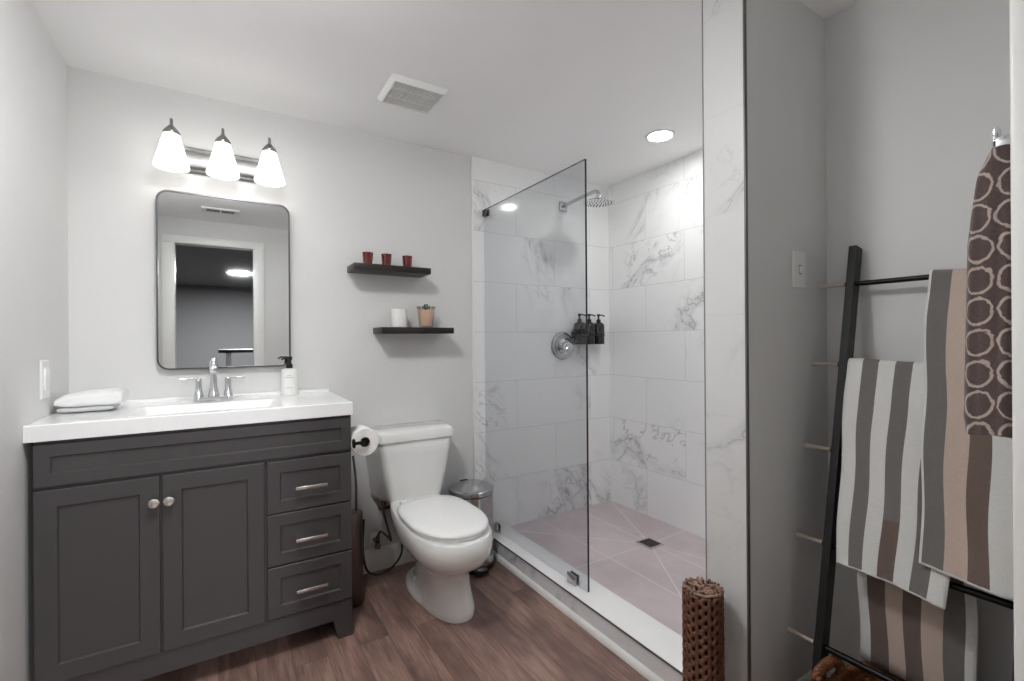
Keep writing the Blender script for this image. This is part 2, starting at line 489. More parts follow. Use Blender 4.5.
# door casing (seen in the mirror)
bm = B()
for x0, x1 in ((-.408, -.319), (.244, .33)):
    box(bm, x0, x1, -.1, -.082, 0, 1.963, .004); 
box(bm, -.408, .33, -.1, -.082, 1.963, 2.025, .004)
box(bm, -.336, -.322, -.215, -.1, 0, 1.98); box(bm, .247, .262, -.215, -.1, 0, 1.98); box(bm, -.322, .247, -.215, -.1, 1.966, 1.98)
structure('trim_door_casing', bm, MT['trim'])

# ------------------------------------------------------------------ vanity cabinet
van = thing('vanity_cabinet', (-.02, 2.1, 0), 'charcoal shaker bathroom vanity cabinet with two doors and three drawers under the white sink top', 'cabinet')
CX0, CX1, CYF, CYB = -.462, .4265, 1.872, 2.335
bm = B()
box(bm, CX0, CX0+.018, CYF+.018, CYB, 0, .855); box(bm, CX1-.018, CX1, CYF+.018, CYB, 0, .855)
box(bm, CX0+.018, CX1-.018, CYF+.02, CYB, .12, .14); box(bm, CX0+.018, CX1-.018, CYB-.012, CYB, .12, .855)
obj('cabinet_body', bm, MT['cab'], van)
bm = B()   # apron with cut-out and feet, plus face frame
yo = (CYF, CYF+.02)
foot = [(CX0, 0), (CX0+.055, 0), (CX0+.07, .075), (CX1-.07, .075), (CX1-.052, 0), (CX1, 0), (CX1, .145), (CX0, .145)]
prism(bm, foot, lambda a, b: (a, yo[0], b), lambda a, b: (a, yo[1], b))
box(bm, CX0, CX1, yo[0]+.008, yo[1], .145, .855)
obj('face_frame', bm, MT['cab'], van, angle=20)

def shaker(bm, x0, x1, z0, z1, y, fw, th=.018, rec=.007):
    """one shaker front: a flat frame and a recessed panel with a small bevelled step"""
    o = [(x0, z0), (x1, z0), (x1, z1), (x0, z1)]
    def q(d): return [(x0+d, z0+d), (x1-d, z0+d), (x1-d, z1-d), (x0+d, z1-d)]
    lev = [(o, y+th), (o, y+.0015), (q(.0015), y), (q(fw), y), (q(fw+.004), y+rec), ]
    rings = [[(a, yy, b) for a, b in pts] for pts, yy in lev]
    loft(bm, rings)
    return bm
YD = CYF-.008
def knob(x, z, parent):
    bm = B(); lathe(bm, [(.005, 0), (.005, .010), (.0145, .016), (.0155, .021), (.012, .025), (.002, .0265)], (x, YD, z), (0, -1, 0), 24)
    obj('knob', bm, MT['nickel'], parent, label='round brushed nickel knob')
dl = obj('door', shaker(B(), CX0+.001, -.170, .148, .712, YD, .050), MT['cab'], van, angle=20)
knob(-.184, .632, dl)
dr = obj('door', shaker(B(), -.163, .126, .148, .712, YD, .050), MT['cab'], van, angle=20)
knob(-.145, .632, dr)
obj('false_front', shaker(B(), CX0+.001, CX1-.002, .722, .846, YD, .036), MT['cab'], van, angle=20)
for z0, z1 in ((.526, .710), (.338, .520), (.150, .332)):
    d_ = obj('drawer', shaker(B(), .135, CX1-.002, z0, z1, YD, .041), MT['cab'], van, angle=20)
    zc = (z0+z1)/2+.0; bm = B()
    zc = {.526: .610, .338: .422, .150: .238}[z0]
    for xx in (.234, .322): box(bm, xx-.004, xx+.004, YD-.022, YD, zc-.004, zc+.004)
    box(bm, .224, .332, YD-.030, YD-.020, zc-.006, zc+.006, .002)
    obj('handle', bm, MT['nickel'], d_, label='brushed nickel bar handle')

# countertop with integral rectangular basin
TX0, TX1, TY0, TY1, TZ0, TZ1 = XL+.001, .430, 1.8565, D-.001, .8565, .905
bx0, bx1, by0, by1 = -.25, .185, 1.905, 2.15
bm = B()
levels = []
def ring2(x0, x1, y0, y1, r, z): return [(a, b, z) for a, b in rrect(x0, x1, y0, y1, r)]
seq = [ring2(TX0, TX1, TY0, TY1, .0008, TZ0), ring2(TX0, TX1, TY0, TY1, .0008, TZ1-.003), ring2(TX0+.001, TX1-.003, TY0+.003, TY1, .0008, TZ1),
       ring2(bx0-.006, bx1+.006, by0-.006, by1+.006, .034, TZ1), ring2(bx0, bx1, by0, by1, .03, TZ1-.004),
       ring2(bx0+.03, bx1-.03, by0+.02, by1-.02, .03, TZ1-.035), ring2(bx0+.075, bx1-.075, by0+.05, by1-.05, .03, TZ1-.0445)]
loft(bm, seq)
box(bm, TX0, TX1, D-.018, D-.001, TZ1-.001, TZ1+.012, .002)
top = obj('sink_countertop', bm, MT['counter'], None, (-.02, 2.1, TZ0), 30)
tag(top, 'white sink top with a shallow rectangular basin on the charcoal vanity', 'countertop')

# faucet
fx, fy = -.0265, 2.235
fa = thing('faucet', (fx, fy, TZ1), 'chrome two-handle centerset faucet standing behind the sink basin', 'faucet')
bm = B(); prism(bm, rrect(fx-.068, fx+.068, fy-.024, fy+.024, .023, 6), lambda a, b: (a, b, TZ1), lambda a, b: (a, b, TZ1+.012))
prism(bm, rrect(fx-.062, fx+.062, fy-.019, fy+.019, .018, 6), lambda a, b: (a, b, TZ1+.012), lambda a, b: (a, b, TZ1+.017))
obj('base_plate', bm, MT['chrome'], fa)
bm = B(); lathe(bm, [(.021, .015), (.019, .03), (.014, .06), (.0125, .09)], (fx, fy, TZ1), cap=False)
tube(bm, [(fx, fy, TZ1+.085), (fx, fy, TZ1+.115), (fx, fy-.012, TZ1+.143), (fx, fy-.045, TZ1+.155), (fx, fy-.082, TZ1+.143), (fx, fy-.094, TZ1+.118)], .0125, 14, 5, rr=lambda t: .0125+.002*t)
obj('spout', bm, MT['chrome'], fa)
for s in (-1, 1):
    bm = B(); hx = fx+s*.05
    lathe(bm, [(.018, .015), (.0165, .025), (.012, .05), (.0105, .072), (.012, .082), (.010, .090), (.002, .093)], (hx, fy, TZ1))
    tube(bm, [(hx, fy, TZ1+.084), (hx+s*.03, fy-.004, TZ1+.088), (hx+s*.062, fy-.008, TZ1+.088)], .005, 10, 4, rr=lambda t: .0062-.002*t)
    obj('handle', bm, MT['chrome'], fa)

# soap bottle on the sink top
def pump(bm, c, z, s=1., dx=.7, dy=-.7, L=.028):
    lathe(bm, [(.011*s, 0), (.0115*s, .013*s), (.008*s, .015*s), (.0045*s, .018*s), (.0045*s, .03*s), (.008*s, .032*s), (.0085*s, .041*s), (.004*s, .043*s)], (c[0], c[1], z), seg=18)
    tube(bm, [(c[0], c[1], z+.037*s), (c[0]+dx*L*.5, c[1]+dy*L*.5, z+.0375*s), (c[0]+dx*L, c[1]+dy*L, z+.032*s)], .0034*s, 8, 3)
sx, sy = .254, 2.262
so = thing('soap_dispenser', (sx, sy, TZ1), 'white round soap bottle with black pump on the sink top right of the faucet', 'bottle')
bm = B(); lathe(bm, [(.031, 0), (.0335, .003), (.0335, .104), (.031, .114), (.012, .119)], (sx, sy, TZ1), seg=32)
bo = obj('bottle_body', bm, MT['bottlewhite'], so)
for zz, wd in ((.088, .4), (.079, .8), (.035, .5)):
    bm = B()
    for k in range(int(14*wd)):
        a = math.atan2(-sy, -sx)+(k-7*wd)*.1
        r = .0337
        p = Vector((sx+r*math.cos(a), sy+r*math.sin(a), TZ1+zz)); tt = Vector((-math.sin(a), math.cos(a), 0))*.0011
        hgt = .0011 if k % 3 else .0016
        f = [bm.verts.new(p+tt*i+Vector((0, 0, j*hgt))) for i, j in ((-1, -1), (1, -1), (1, 1), (-1, 1))]; bm.faces.new(f)
    obj('label_line', bm, MT['ink'], bo)
bm = B(); lathe(bm, [(.0135, .118), (.0135, .134), (.009, .138), (.0075, .150), (.011, .156), (.0125, .168), (.008, .171)], (sx, sy, TZ1), seg=20)
tube(bm, [(sx, sy, TZ1+.163), (sx-.018, sy-.012, TZ1+.166), (sx-.032, sy-.022, TZ1+.158)], .004, 8, 3)
obj('pump', bm, MT['black'], so)

# folded towel on the sink top
def folded_towel():
    t = thing('folded_towel', (-.39, 2.17, TZ1), 'folded white hand towel lying on the left end of the sink top', 'towel')
    def slab(x0, x1, y0, y1, z0, z1, seed, tilt=0., bulge=.0):
        bm = B(); nx, n = 22, 28
        rings = []
        for i in range(nx+1):
            u = i/nx; x = x0+(x1-x0)*u
            e = min(1., math.sin(PI*min(max(u, .02), .98))*3.2); e = .55+.45*e
            zc = (z0+z1)/2; hz = (z1-z0)/2*e; ring = []
            for k in range(n):
                a = 2*PI*k/n
                cy = math.copysign(abs(math.cos(a))**.55, math.cos(a)); cz = math.copysign(abs(math.sin(a))**.6, math.sin(a))
                y = (y0+y1)/2+(y1-y0)/2*cy*(.97+.03*e); z = zc+hz*cz
                if cz > 0: z += bulge*math.sin(PI*u)**.7*cz+tilt*u*cz
                nz = noise.noise(Vector((x*22, y*22, z*30+seed)))
                ring.append((x+.003*nz, y+.004*nz, z+(.003*nz if cz > 0 else 0)))
            rings.append(ring)
        loft(bm, rings); return bm
    obj('lower_fold', slab(-.462, -.318, 2.095, 2.225, TZ1+.001, TZ1+.022, 3.), MT['satin'], t, angle=60, label='pale grey satin band')
    obj('upper_fold', slab(-.466, -.292, 2.09, 2.235, TZ1+.018, TZ1+.056, 8., .016, .008), MT['cotton'], t, angle=60)
folded_towel()

# ------------------------------------------------------------------ mirror
mi_ = thing('wall_mirror', (.024, D, 1.03), 'rounded rectangular wall mirror in a thin dark metal frame above the sink', 'mirror')
mx0, mx1, mz0, mz1 = -.217, .2655, 1.030, 1.751
bm = B()
oa = rrect(mx0, mx1, mz0, mz1, .042, 8); ib = rrect(mx0+.006, mx1-.006, mz0+.006, mz1-.006, .036, 8)
loft(bm, [[(a, D-.001, b) for a, b in oa], [(a, D-.030, b) for a, b in oa], [(a, D-.030, b) for a, b in ib], [(a, D-.024, b) for a, b in ib]], cap=False)
obj('frame', bm, MT['gunmetal'], mi_)
bm = B(); prism(bm, ib, lambda a, b: (a, D-.002, b), lambda a, b: (a, D-.025, b))
obj('mirror_glass', bm, MT['mirror'], mi_, angle=20)

# ------------------------------------------------------------------ vanity light
vl = thing('vanity_light', (.01, D, 1.9), 'brushed nickel vanity light bar with three glowing frosted shades above the mirror', 'light fixture')
bm = B()
lx0, lx1, lz0, lz1 = -.20, .222, 1.838, 1.943
pr = [(0, lz0), (.010, lz0), (.016, lz0+.006), (.014, lz0+.014), (.030, lz0+.022), (.032, lz0+.03), (.032, lz1-.03), (.030, lz1-.022), (.014, lz1-.014), (.016, lz1-.006), (.010, lz1), (0, lz1)]
loft(bm, [[(x, D-.001-a, b) for a, b in pr] for x in (lx0, lx1)])
obj('back_plate', bm, MT['fixture'], vl)
for x in (-.158, .011, .179):
    yy = D-.12
    bm = B(); tube(bm, [(x, D-.03, 1.90), (x, D-.07, 1.905), (x, D-.105, 1.945), (x, yy, 1.965)], .006, 10, 5)
    obj('arm', bm, MT['fixture'], vl)
    bm = B(); lathe(bm, [(.027, 1.938), (.028, 1.950), (.022, 1.960), (.010, 1.974), (.0055, 1.979), (.005, 2.002), (.001, 2.006)], (x, yy, 0), seg=28)
    obj('socket_cap', bm, MT['fixture'], vl)
    bm = B(); lathe(bm, [(.027, 1.942), (.031, 1.925), (.0585, 1.822), (.0575, 1.814), (.054, 1.817), (.028, 1.923), (.024, 1.938)], (x, yy, 0), seg=32, cap=False)
    obj('glass_shade', bm, MT['shade'], vl, label='glowing frosted glass shade')

# ------------------------------------------------------------------ ceiling items
vt = thing('exhaust_fan_cover', (.675, 1.87, ZC), 'white slatted square exhaust fan cover on the ceiling above the toilet', 'vent')
vx0, vx1, vy0, vy1 = .567, .800, 1.763, 1.980
bm = B()
def rr(d, z): return [(vx0+d, vy0+d, z), (vx1-d, vy0+d, z), (vx1-d, vy1-d, z), (vx0+d, vy1-d, z)]
loft(bm, [rr(0, ZC), rr(.004, ZC-.006), rr(.012, ZC-.019), rr(.020, ZC-.019), rr(.020, ZC-.012)], cap=False)
obj('frame', bm, MT['plate'], vt, angle=20)
bm = B(); box(bm, vx0+.02, vx1-.02, vy0+.02, vy1-.02, ZC-.010, ZC-.001)
obj('recess', bm, MT['ventdark'], vt)
bm = B(); n = 19
for i in range(n):
    x = vx0+.028+(vx1-vx0-.056)*i/(n-1)
    box(bm, x-.0024, x+.0024, vy0+.018, vy1-.018, ZC-.0185, ZC-.011)
for k in (1, 2):
    y = vy0+(vy1-vy0)*k/3; box(bm, vx0+.022, vx1-.022, y-.002, y+.002, ZC-.0188, ZC-.011)
obj('grille', bm, MT['plate'], vt)
rg = thing('ceiling_register', (0, .33, ZC), 'small white slotted air register on the ceiling by the doorway seen in the mirror', 'vent')
bm = B(); box(bm, -.125, .130, .27, .40, ZC-.008, ZC, .003); obj('frame', bm, MT['plate'], rg)
bm = B()
for x0, x1 in ((-.09, -.004), (.010, .095)):
    for k in range(4): box(bm, x0, x1, .305+k*.018, .313+k*.018, ZC-.0095, ZC-.007)
obj('slots', bm, MT['slot'], rg)
dlx, dly = 1.888, 1.603
dn = thing('recessed_downlight', (dlx, dly, ZC), 'round glowing recessed downlight in the ceiling over the shower', 'light fixture')
bm = B(); lathe(bm, [(.060, -.0005), (.072, -.0005), (.071, -.006), (.060, -.008), (.056, -.003)], (dlx, dly, ZC), seg=40, cap=False); obj('trim_ring', bm, MT['plate'], dn)
bm = B(); lathe(bm, [(.001, -.0035), (.056, -.0035)], (dlx, dly, ZC), seg=40, cap=False); obj('lens', bm, MT['lens'], dn)

rl = thing('flush_ceiling_light', (.05, 1.05, ZC), 'round flush ceiling light of the bathroom, just above the top of the picture', 'light fixture')
bm = B(); lathe(bm, [(.150, -.0005), (.168, -.0005), (.166, -.022), (.150, -.026), (.146, -.018)], (.05, 1.05, ZC), seg=48, cap=False); obj('trim_ring', bm, MT['plate'], rl)
bm = B(); lathe(bm, [(.001, -.060), (.118, -.060), (.130, -.054), (.133, -.022)], (.05, 1.05, ZC), seg=48, cap=False); obj('lens', bm, MT['roomlens'], rl)

# ------------------------------------------------------------------ shelves and what stands on them
def shelf(x0, x1, z0, z1, label):
    bm = B(); box(bm, x0, x1, D-.15, D-.0005, z0, z1, .0012)
    tag(obj('floating_shelf', bm, MT['shelf'], None, ((x0+x1)/2, D, z0)), label, 'shelf', 'floating shelves over the toilet')
shelf(.519, .891, 1.471, 1.501, 'upper black floating shelf holding three dark red candle glasses')
shelf(.642, 1.014, 1.176, 1.206, 'lower black floating shelf holding a white jar and a clear candle glass')
for x, lab in ((.598, 'dark red candle glass at the left end of the upper shelf'), (.688, 'dark red candle glass in the middle of the upper shelf'), (.793, 'dark red candle glass at the right end of the upper shelf')):
    t = thing('candle_glass', (x, 2.26, 1.501), lab, 'candle', 'red candle glasses on the upper shelf')
    bm = B(); lathe(bm, [(.018, 0), (.0205, .002), (.0255, .062), (.0235, .062), (.0195, .006), (.001, .005)], (x, 2.26, 1.501), seg=24, cap=False)
    bmesh.ops.holes_fill(bm, edges=[e for e in bm.edges if e.is_boundary])
    obj('glass_cup', bm, MT['red'], t)
    bm = B(); lathe(bm, [(.001, .040), (.0205, .040), (.0205, .044), (.001, .0445)], (x, 2.26, 1.501), seg=20); obj('wax', bm, MT['redwax'], t)
t = thing('white_jar', (.752, 2.265, 1.206), 'plain white candle jar on the left half of the lower shelf', 'jar')
bm = B(); lathe(bm, [(.036, 0), (.0385, .003), (.0385, .090), (.0365, .092), (.0345, .089), (.0345, .070), (.001, .070)], (.752, 2.265, 1.206), seg=32); obj('jar_body', bm, MT['bottlewhite'], t)
cx_, cy_, cz_ = .892, 2.265, 1.206
t = thing('clear_candle', (cx_, cy_, cz_), 'clear scalloped candle glass with peach wax on the right half of the lower shelf', 'candle')
bm = B()
rings = []
for r, z in ((.030, 0), (.034, .004), (.040, .050), (.0465, .108), (.0440, .108), (.0375, .050), (.032, .008)):
    rings.append([(cx_+math.cos(2*PI*i/48)*(r+(.0003*math.cos(12*2*PI*i/48) if z > .02 else 0)), cy_+math.sin(2*PI*i/48)*(r+(.0003*math.cos(12*2*PI*i/48) if z > .02 else 0)), cz_+z+(.0035*math.cos(12*2*PI*i/48) if z > .1 else 0)) for i in range(48)])
loft(bm, rings); obj('glass_cup', bm, MT['candleglass'], t)
bm = B(); lathe(bm, [(.0295, .009), (.0350, .052), (.0398, .090), (.001, .091)], (cx_, cy_, cz_), seg=36); obj('wax', bm, MT['wax'], t)
bm = B()
for k in range(16):
    a = 2*PI*k/16; p = Vector((cx_+.0445*math.cos(a), cy_+.0445*math.sin(a), cz_+.103))
    lathe(bm, [(.001, -.005), (.0045, -.001), (.0045, .003), (.001, .007)], p, seg=8)
obj('rim_beads', bm, MT['chrome2'], t, label='dark beads around the rim')
bm = B()
for k in range(6):
    a = 2*PI*k/6; c = Vector((cx_, cy_, cz_+.094))
    tube(bm, [c, c+Vector((.010*math.cos(a), .010*math.sin(a), .012)), c+Vector((.006*math.cos(a+.5), .006*math.sin(a+.5), .026))], .004, 6, 3)
obj('bow', bm, MT['gunmetal'], t, label='small dark metallic bow')

# ------------------------------------------------------------------ toilet
tx = .79
to = thing('toilet', (tx, 2.0, 0), 'white two-piece toilet with closed lid between the vanity and the shower', 'toilet')
def egg(cx, yf, yb, w, z, n=40, pf=2.2, pb=2.6, ym=None):
    """closed outline: front at y = yf (towards the camera), back at yb, half width w"""
    ym = yf+(yb-yf)*.5 if ym is None else ym
    out = []
    for i in range(n):
        a = 2*PI*i/n; s, c = math.sin(a), math.cos(a)
        p = pf if s < 0 else pb
        x = cx+w*math.copysign(abs(c)**(2/p), c)
        y = ym+(ym-yf if s < 0 else yb-ym)*math.copysign(abs(s)**(2/p), s)
        out.append((x, y, z))
    return out
bm = B()
loft(bm, [egg(.830, 1.708, 2.20, .104, 0), egg(.830, 1.706, 2.20, .105, .014), egg(.830, 1.712, 2.19, .100, .026, ym=1.90),
          egg(.828, 1.726, 2.17, .086, .060, ym=1.86), egg(.824, 1.736, 2.16, .082, .110, ym=1.86), egg(.820, 1.733, 2.15, .083, .160, ym=1.88),
          egg(.808, 1.700, 2.16, .093, .200, ym=1.88), egg(.797, 1.640, 2.18, .114, .236, ym=1.84), egg(.788, 1.580, 2.20, .140, .270, ym=1.81),
          egg(.785, 1.550, 2.22, .154, .305, ym=1.78), egg(.784, 1.540, 2.24, .160, .340, ym=1.78), egg(.783, 1.544, 2.25, .161, .378, ym=1.78),
          egg(.783, 1.550, 2.25, .156, .386, ym=1.78), egg(.785, 1.60, 2.20, .115, .386, ym=1.76)])
obj('bowl', bm, MT['porc'], to, angle=50)
bm = B()
loft(bm, [egg(.826, 1.82, 2.21, .110, .001), egg(.826, 1.82, 2.21, .110, .018), egg(.826, 1.86, 2.20, .102, .036), egg(.826, 1.90, 2.19, .075, .044)])
obj('foot_flange', bm, MT['porc'], to, angle=50)
bm = B(); lathe(bm, [(.014, .03), (.0145, .048), (.011, .058), (.002, .061)], (.748, 2.06, 0)); obj('bolt_cap', bm, MT['porc'], to)
def lidring(g, z): return egg(.784, 1.566+g, 2.058-g, .158-g, z, 48, 2.15, 3.4, ym=1.80)
bm = B(); loft(bm, [lidring(.012, .387), lidring(.010, .390), lidring(.010, .397), lidring(.014, .400)]); obj('seat_ring', bm, MT['seat'], to, angle=50)
bm = B(); loft(bm, [lidring(.006, .401), lidring(.001, .404), lidring(0, .409), lidring(.004, .415), lidring(.014, .419), lidring(.05, .4215), lidring(.11, .423)]); obj('lid', bm, MT['seat'], to, angle=50)
for s in (-1, 1):
    bm = B(); box(bm, .779+s*.075-.02, .779+s*.075+.02, 2.045, 2.08, .384, .412, .006, 3)
    obj('hinge', bm, MT['seat'], to)
def tankring(z, wf, wb, yf, yb, cx=.796, r=.03):
    out = []
    pts = [(cx+wb, yb), (cx-wb, yb), (cx-wf, yf), (cx+wf, yf)]
    for i in range(4):
        p = Vector(pts[i]); a = Vector(pts[i-1]); b = Vector(pts[(i+1) % 4])
        q = r if i >= 2 else .008
        p0 = p+(a-p).normalized()*q; p1 = p+(b-p).normalized()*q
        for k in range(7):
            t_ = k/6; c = p0*(1-t_)**2+p*2*t_*(1-t_)+p1*t_*t_; out.append((c.x, c.y, z))
    return out
bm = B()
loft(bm, [tankring(.372, .112, .150, 2.165, 2.315), tankring(.376, .124, .168, 2.150, 2.325), tankring(.395, .132, .178, 2.145, 2.325), tankring(.50, .152, .19, 2.142, 2.325),
          tankring(.60, .170, .203, 2.140, 2.325), tankring(.662, .183, .213, 2.138, 2.325), tankring(.666, .180, .21, 2.142, 2.325)])
obj('tank', bm, MT['porc'], to, angle=50)
bm = B()
loft(bm, [tankring(.664, .186, .210, 2.133, 2.332), tankring(.668, .190, .213, 2.128, 2.334), tankring(.702, .190, .213, 2.128, 2.334), tankring(.713, .183, .206, 2.137, 2.334), tankring(.718, .168, .195, 2.16, 2.33)])
obj('tank_lid', bm, MT['porc'], to, angle=50)

# water supply on the wall behind the toilet
ws = thing('water_supply_valve', (.636, D, .165), 'chrome water shutoff valve with braided hose on the wall left of the toilet', 'valve')
bm = B(); lathe(bm, [(.030, .0), (.027, .006), (.014, .010)], (.636, D-.0145, .165), (0, -1, 0)); obj('escutcheon', bm, MT['plate'], ws)
bm = B(); cyl(bm, (.636, D-.02, .165), (.636, D-.062, .165), .008); cyl(bm, (.645, D-.05, .140), (.645, D-.05, .185), .010, seg=12)
lathe(bm, [(.014, 0), (.016, .006), (.014, .014)], (.636, D-.075, .150), (0, -1, 0), 10); obj('valve_body', bm, MT['darksteel'], ws)
bm = B(); tube(bm, [(.645, D-.05, .185), (.655, D-.06, .21), (.675, D-.07, .195), (.700, D-.08, .165), (.698, D-.085, .175), (.68, D-.08, .25), (.668, D-.07, .31), (.668, D-.07, .37)], .0055, 8); obj('braided_hose', bm, MT['braid'], ws)
bm = B(); cyl(bm, (.668, D-.07, .318), (.668, D-.07, .36), .012, seg=10); cyl(bm, (.645, D-.07, .325), (.70, D-.07, .325), .008, seg=10); obj('tee_fitting', bm, MT['darksteel'], ws)
bm = B(); tube(bm, [(.70, D-.07, .325), (.74, D-.09, .335), (.76, D-.10, .36)], .006, 8); obj('side_hose', bm, MT['hose'], ws)
bm = B(); tube(bm, [(.565, D-.10, .30), (.560, D-.10, .16), (.580, D-.10, .055), (.640, D-.10, .022), (.705, D-.10, .045), (.742, D-.11, .10), (.745, D-.11, .16)], .0052, 8)
tag(obj('sprayer_hose', bm, MT['hose'], None, (.64, D-.1, .02)), 'thin black hose looping down to the floor left of the toilet', 'hose')
# brush canister
bx, by = .478, 2.10
tb = thing('toilet_brush_holder', (bx, by, 0), 'tall bronze steel toilet brush canister squeezed between vanity and toilet', 'toilet brush')
bm = B(); lathe(bm, [(.045, 0), (.047, .004), (.047, .385), (.044, .395), (.020, .400)], (bx, by, 0), seg=32); obj('canister', bm, MT['darksteel'], tb)
bm = B(); tube(bm, [(bx+.02, by, .395), (bx+.020, by, .52), (bx+.008, by, .64)], .005, 8, 3); obj('brush_handle', bm, MT['darksteel'], tb)
# toilet paper holder on the vanity side
ph = thing('toilet_paper_holder', (.42, 1.86, .746), 'black toilet paper arm mounted on the right side of the vanity', 'paper holder')
bm = B(); cyl(bm, (.4268, 1.845, .746), (.433, 1.845, .746), .018); obj('mount', bm, MT['blackmetal'], ph)
bm = B(); tube(bm, [(.432, 1.845, .746), (.462, 1.845, .746), (.474, 1.849, .746), (.478, 1.862, .746), (.478, 1.985, .746)], .0065, 10, 5)
lathe(bm, [(.0135, -.004), (.0145, .0), (.0135, .004)], (.478, 1.862, .746), (0, 1, 0), 16)
obj('arm', bm, MT['blackmetal'], ph)
tr = thing('toilet_paper_roll', (.478, 1.92, .746), 'white toilet paper roll hanging on the black arm beside the vanity', 'toilet paper')
bm = B(); lathe(bm, [(.020, 0), (.053, 0), (.0545, .002), (.0545, .096), (.053, .098), (.020, .098)], (.478, 1.868, .742), (0, 1, 0), 40, cap=False)
obj('paper', bm, MT['paper'], tr, angle=50)
bm = B(); lathe(bm, [(.0195, .001), (.0195, .097)], (.478, 1.868, .742), (0, 1, 0), 28, cap=False); obj('cardboard_core', bm, MT['core'], tr)

# ------------------------------------------------------------------ pedal bin
px, py, pr_ = 1.078, 2.135, .112
pb = thing('pedal_bin', (px, py, 0), 'polished steel round pedal bin with domed lid beside the toilet', 'bin')
bm = B(); lathe(bm, [(pr_-.004, .02), (pr_, .024), (pr_, .362), (pr_-.002, .364)], (px, py, 0), seg=48); obj('bin_body', bm, MT['steel'], pb)
bm = B(); lathe(bm, [(pr_-.006, 0), (pr_+.002, .002), (pr_+.003, .026), (pr_-.002, .028)], (px, py, 0), seg=48); obj('base_ring', bm, MT['black'], pb)
bm = B(); lathe(bm, [(pr_-.004, .364), (pr_-.004, .371)], (px, py, 0), seg=48); obj('seal', bm, MT['black'], pb)
bm = B(); lathe(bm, [(pr_+.002, .371), (pr_+.003, .374), (pr_+.003, .392), (pr_-.002, .397), (pr_-.012, .400), (.08, .410), (.045, .417), (.002, .420)], (px, py, 0), seg=48); obj('lid', bm, MT['steel'], pb)
bm = B(); dd = Vector((-.10, -1., 0)).normalized(); sd = Vector((-dd.y, dd.x, 0))
c0 = Vector((px, py, 0))+dd*(pr_-.01)
pts = rrect(-.035, .035, 0, .052, .014, 5)
prism(bm, pts, lambda a, b: c0+sd*a+dd*b+Vector((0, 0, .014)), lambda a, b: c0+sd*a+dd*b+Vector((0, 0, .024+.1*b)))
pdl = obj('pedal', bm, MT['black'], pb)
bm = B(); pts = rrect(-.024, .024, .018, .044, .008, 4)
prism(bm, pts, lambda a, b: c0+sd*a+dd*b+Vector((0, 0, .024+.1*b)), lambda a, b: c0+sd*a+dd*b+Vector((0, 0, .027+.1*b)))
obj('pedal_plate', bm, MT['steel'], pdl)
bm = B(); box(bm, px-.03, px+.01, py+.055, py+.070, .408, .4175, .003); obj('lid_grip', bm, MT['black'], pb)

# ------------------------------------------------------------------ shower glass
GX = 1.273; GZ1 = 1.880; GY0 = 1.464
sg = thing('glass_shower_panel', (GX, 1.9, ZCU), 'clear fixed glass shower panel standing on the white curb', 'shower glass')
bm = B()
x0, x1, y0, y1, z0, z1 = GX-.005, GX+.005, GY0, D-.012, ZCU+.003, GZ1
box(bm, x0, x1, y0, y1, z0, z1)
bm.faces.ensure_lookup_table()
for f in bm.faces:
    f.normal_update()
    f.material_index = 0 if abs(f.normal.x) > .9 or f.normal.z < -.9 or f.normal.y > .9 else 1
obj('glass_pane', bm, [MT['glass'], MT['glassedge']], sg, angle=0)
def clip(yc, zc, w=.040, h_=.030):
    bm = B(); box(bm, GX-.016, GX-.005, yc-w/2, yc+w/2, zc-h_/2, zc+h_/2, .002); box(bm, GX+.005, GX+.012, yc-w/2, yc+w/2, zc-h_/2, zc+h_/2, .002)
    return bm
bm = clip(1.560, ZCU+.020, .055, .042); obj('clip', bm, MT['chrome2'], sg)
bm = clip(2.215, ZCU+.020, .055, .042); obj('clip', bm, MT['chrome2'], sg)
bm = clip(D-.030, 1.858, .036, .036); obj('clip', bm, MT['gunmetal'], sg)

# shower head
hx_, hy_, hz_ = 1.837, 2.0, 1.925
sh = thing('rain_shower_head', (hx_, D, 1.981), 'chrome round rain shower head on an arm high on the marble back wall', 'shower head')
bm = B(); box(bm, hx_-.030, hx_+.030, D-.018, D-.0085, 1.951, 2.011, .005, 3); obj('flange', bm, MT['chrome2'], sh)
bm = B(); tube(bm, [(hx_, D-.01, 1.981), (hx_, D-.15, 1.990), (hx_, hy_+.045, 1.994), (hx_, hy_+.012, 1.986), (hx_, hy_, 1.968)], .0105, 12, 5); obj('arm', bm, MT['chrome2'], sh)
bm = B(); lathe(bm, [(.012, .045), (.018, .036), (.019, .026), (.013, .018), (.016, .010)], (hx_, hy_, hz_), seg=20); obj('swivel', bm, MT['chrome'], sh)
bm = B(); lathe(bm, [(.020, .013), (.060, .008), (.088, .003), (.090, -.002), (.088, -.006), (.084, -.007), (.002, -.007)], (hx_, hy_, hz_), seg=48); hd = obj('head', bm, MT['chrome'], sh)
bm = B()
for rr_, n in ((.018, 6), (.036, 12), (.054, 18), (.072, 24)):
    for k in range(n):
        a = 2*PI*k/n; cyl(bm, (hx_+rr_*math.cos(a), hy_+rr_*math.sin(a), hz_-.007), (hx_+rr_*math.cos(a), hy_+rr_*math.sin(a), hz_-.0105), .0022, seg=6)
o_ = obj('nozzles', bm, MT['slot'], hd); o_['kind'] = 'stuff'
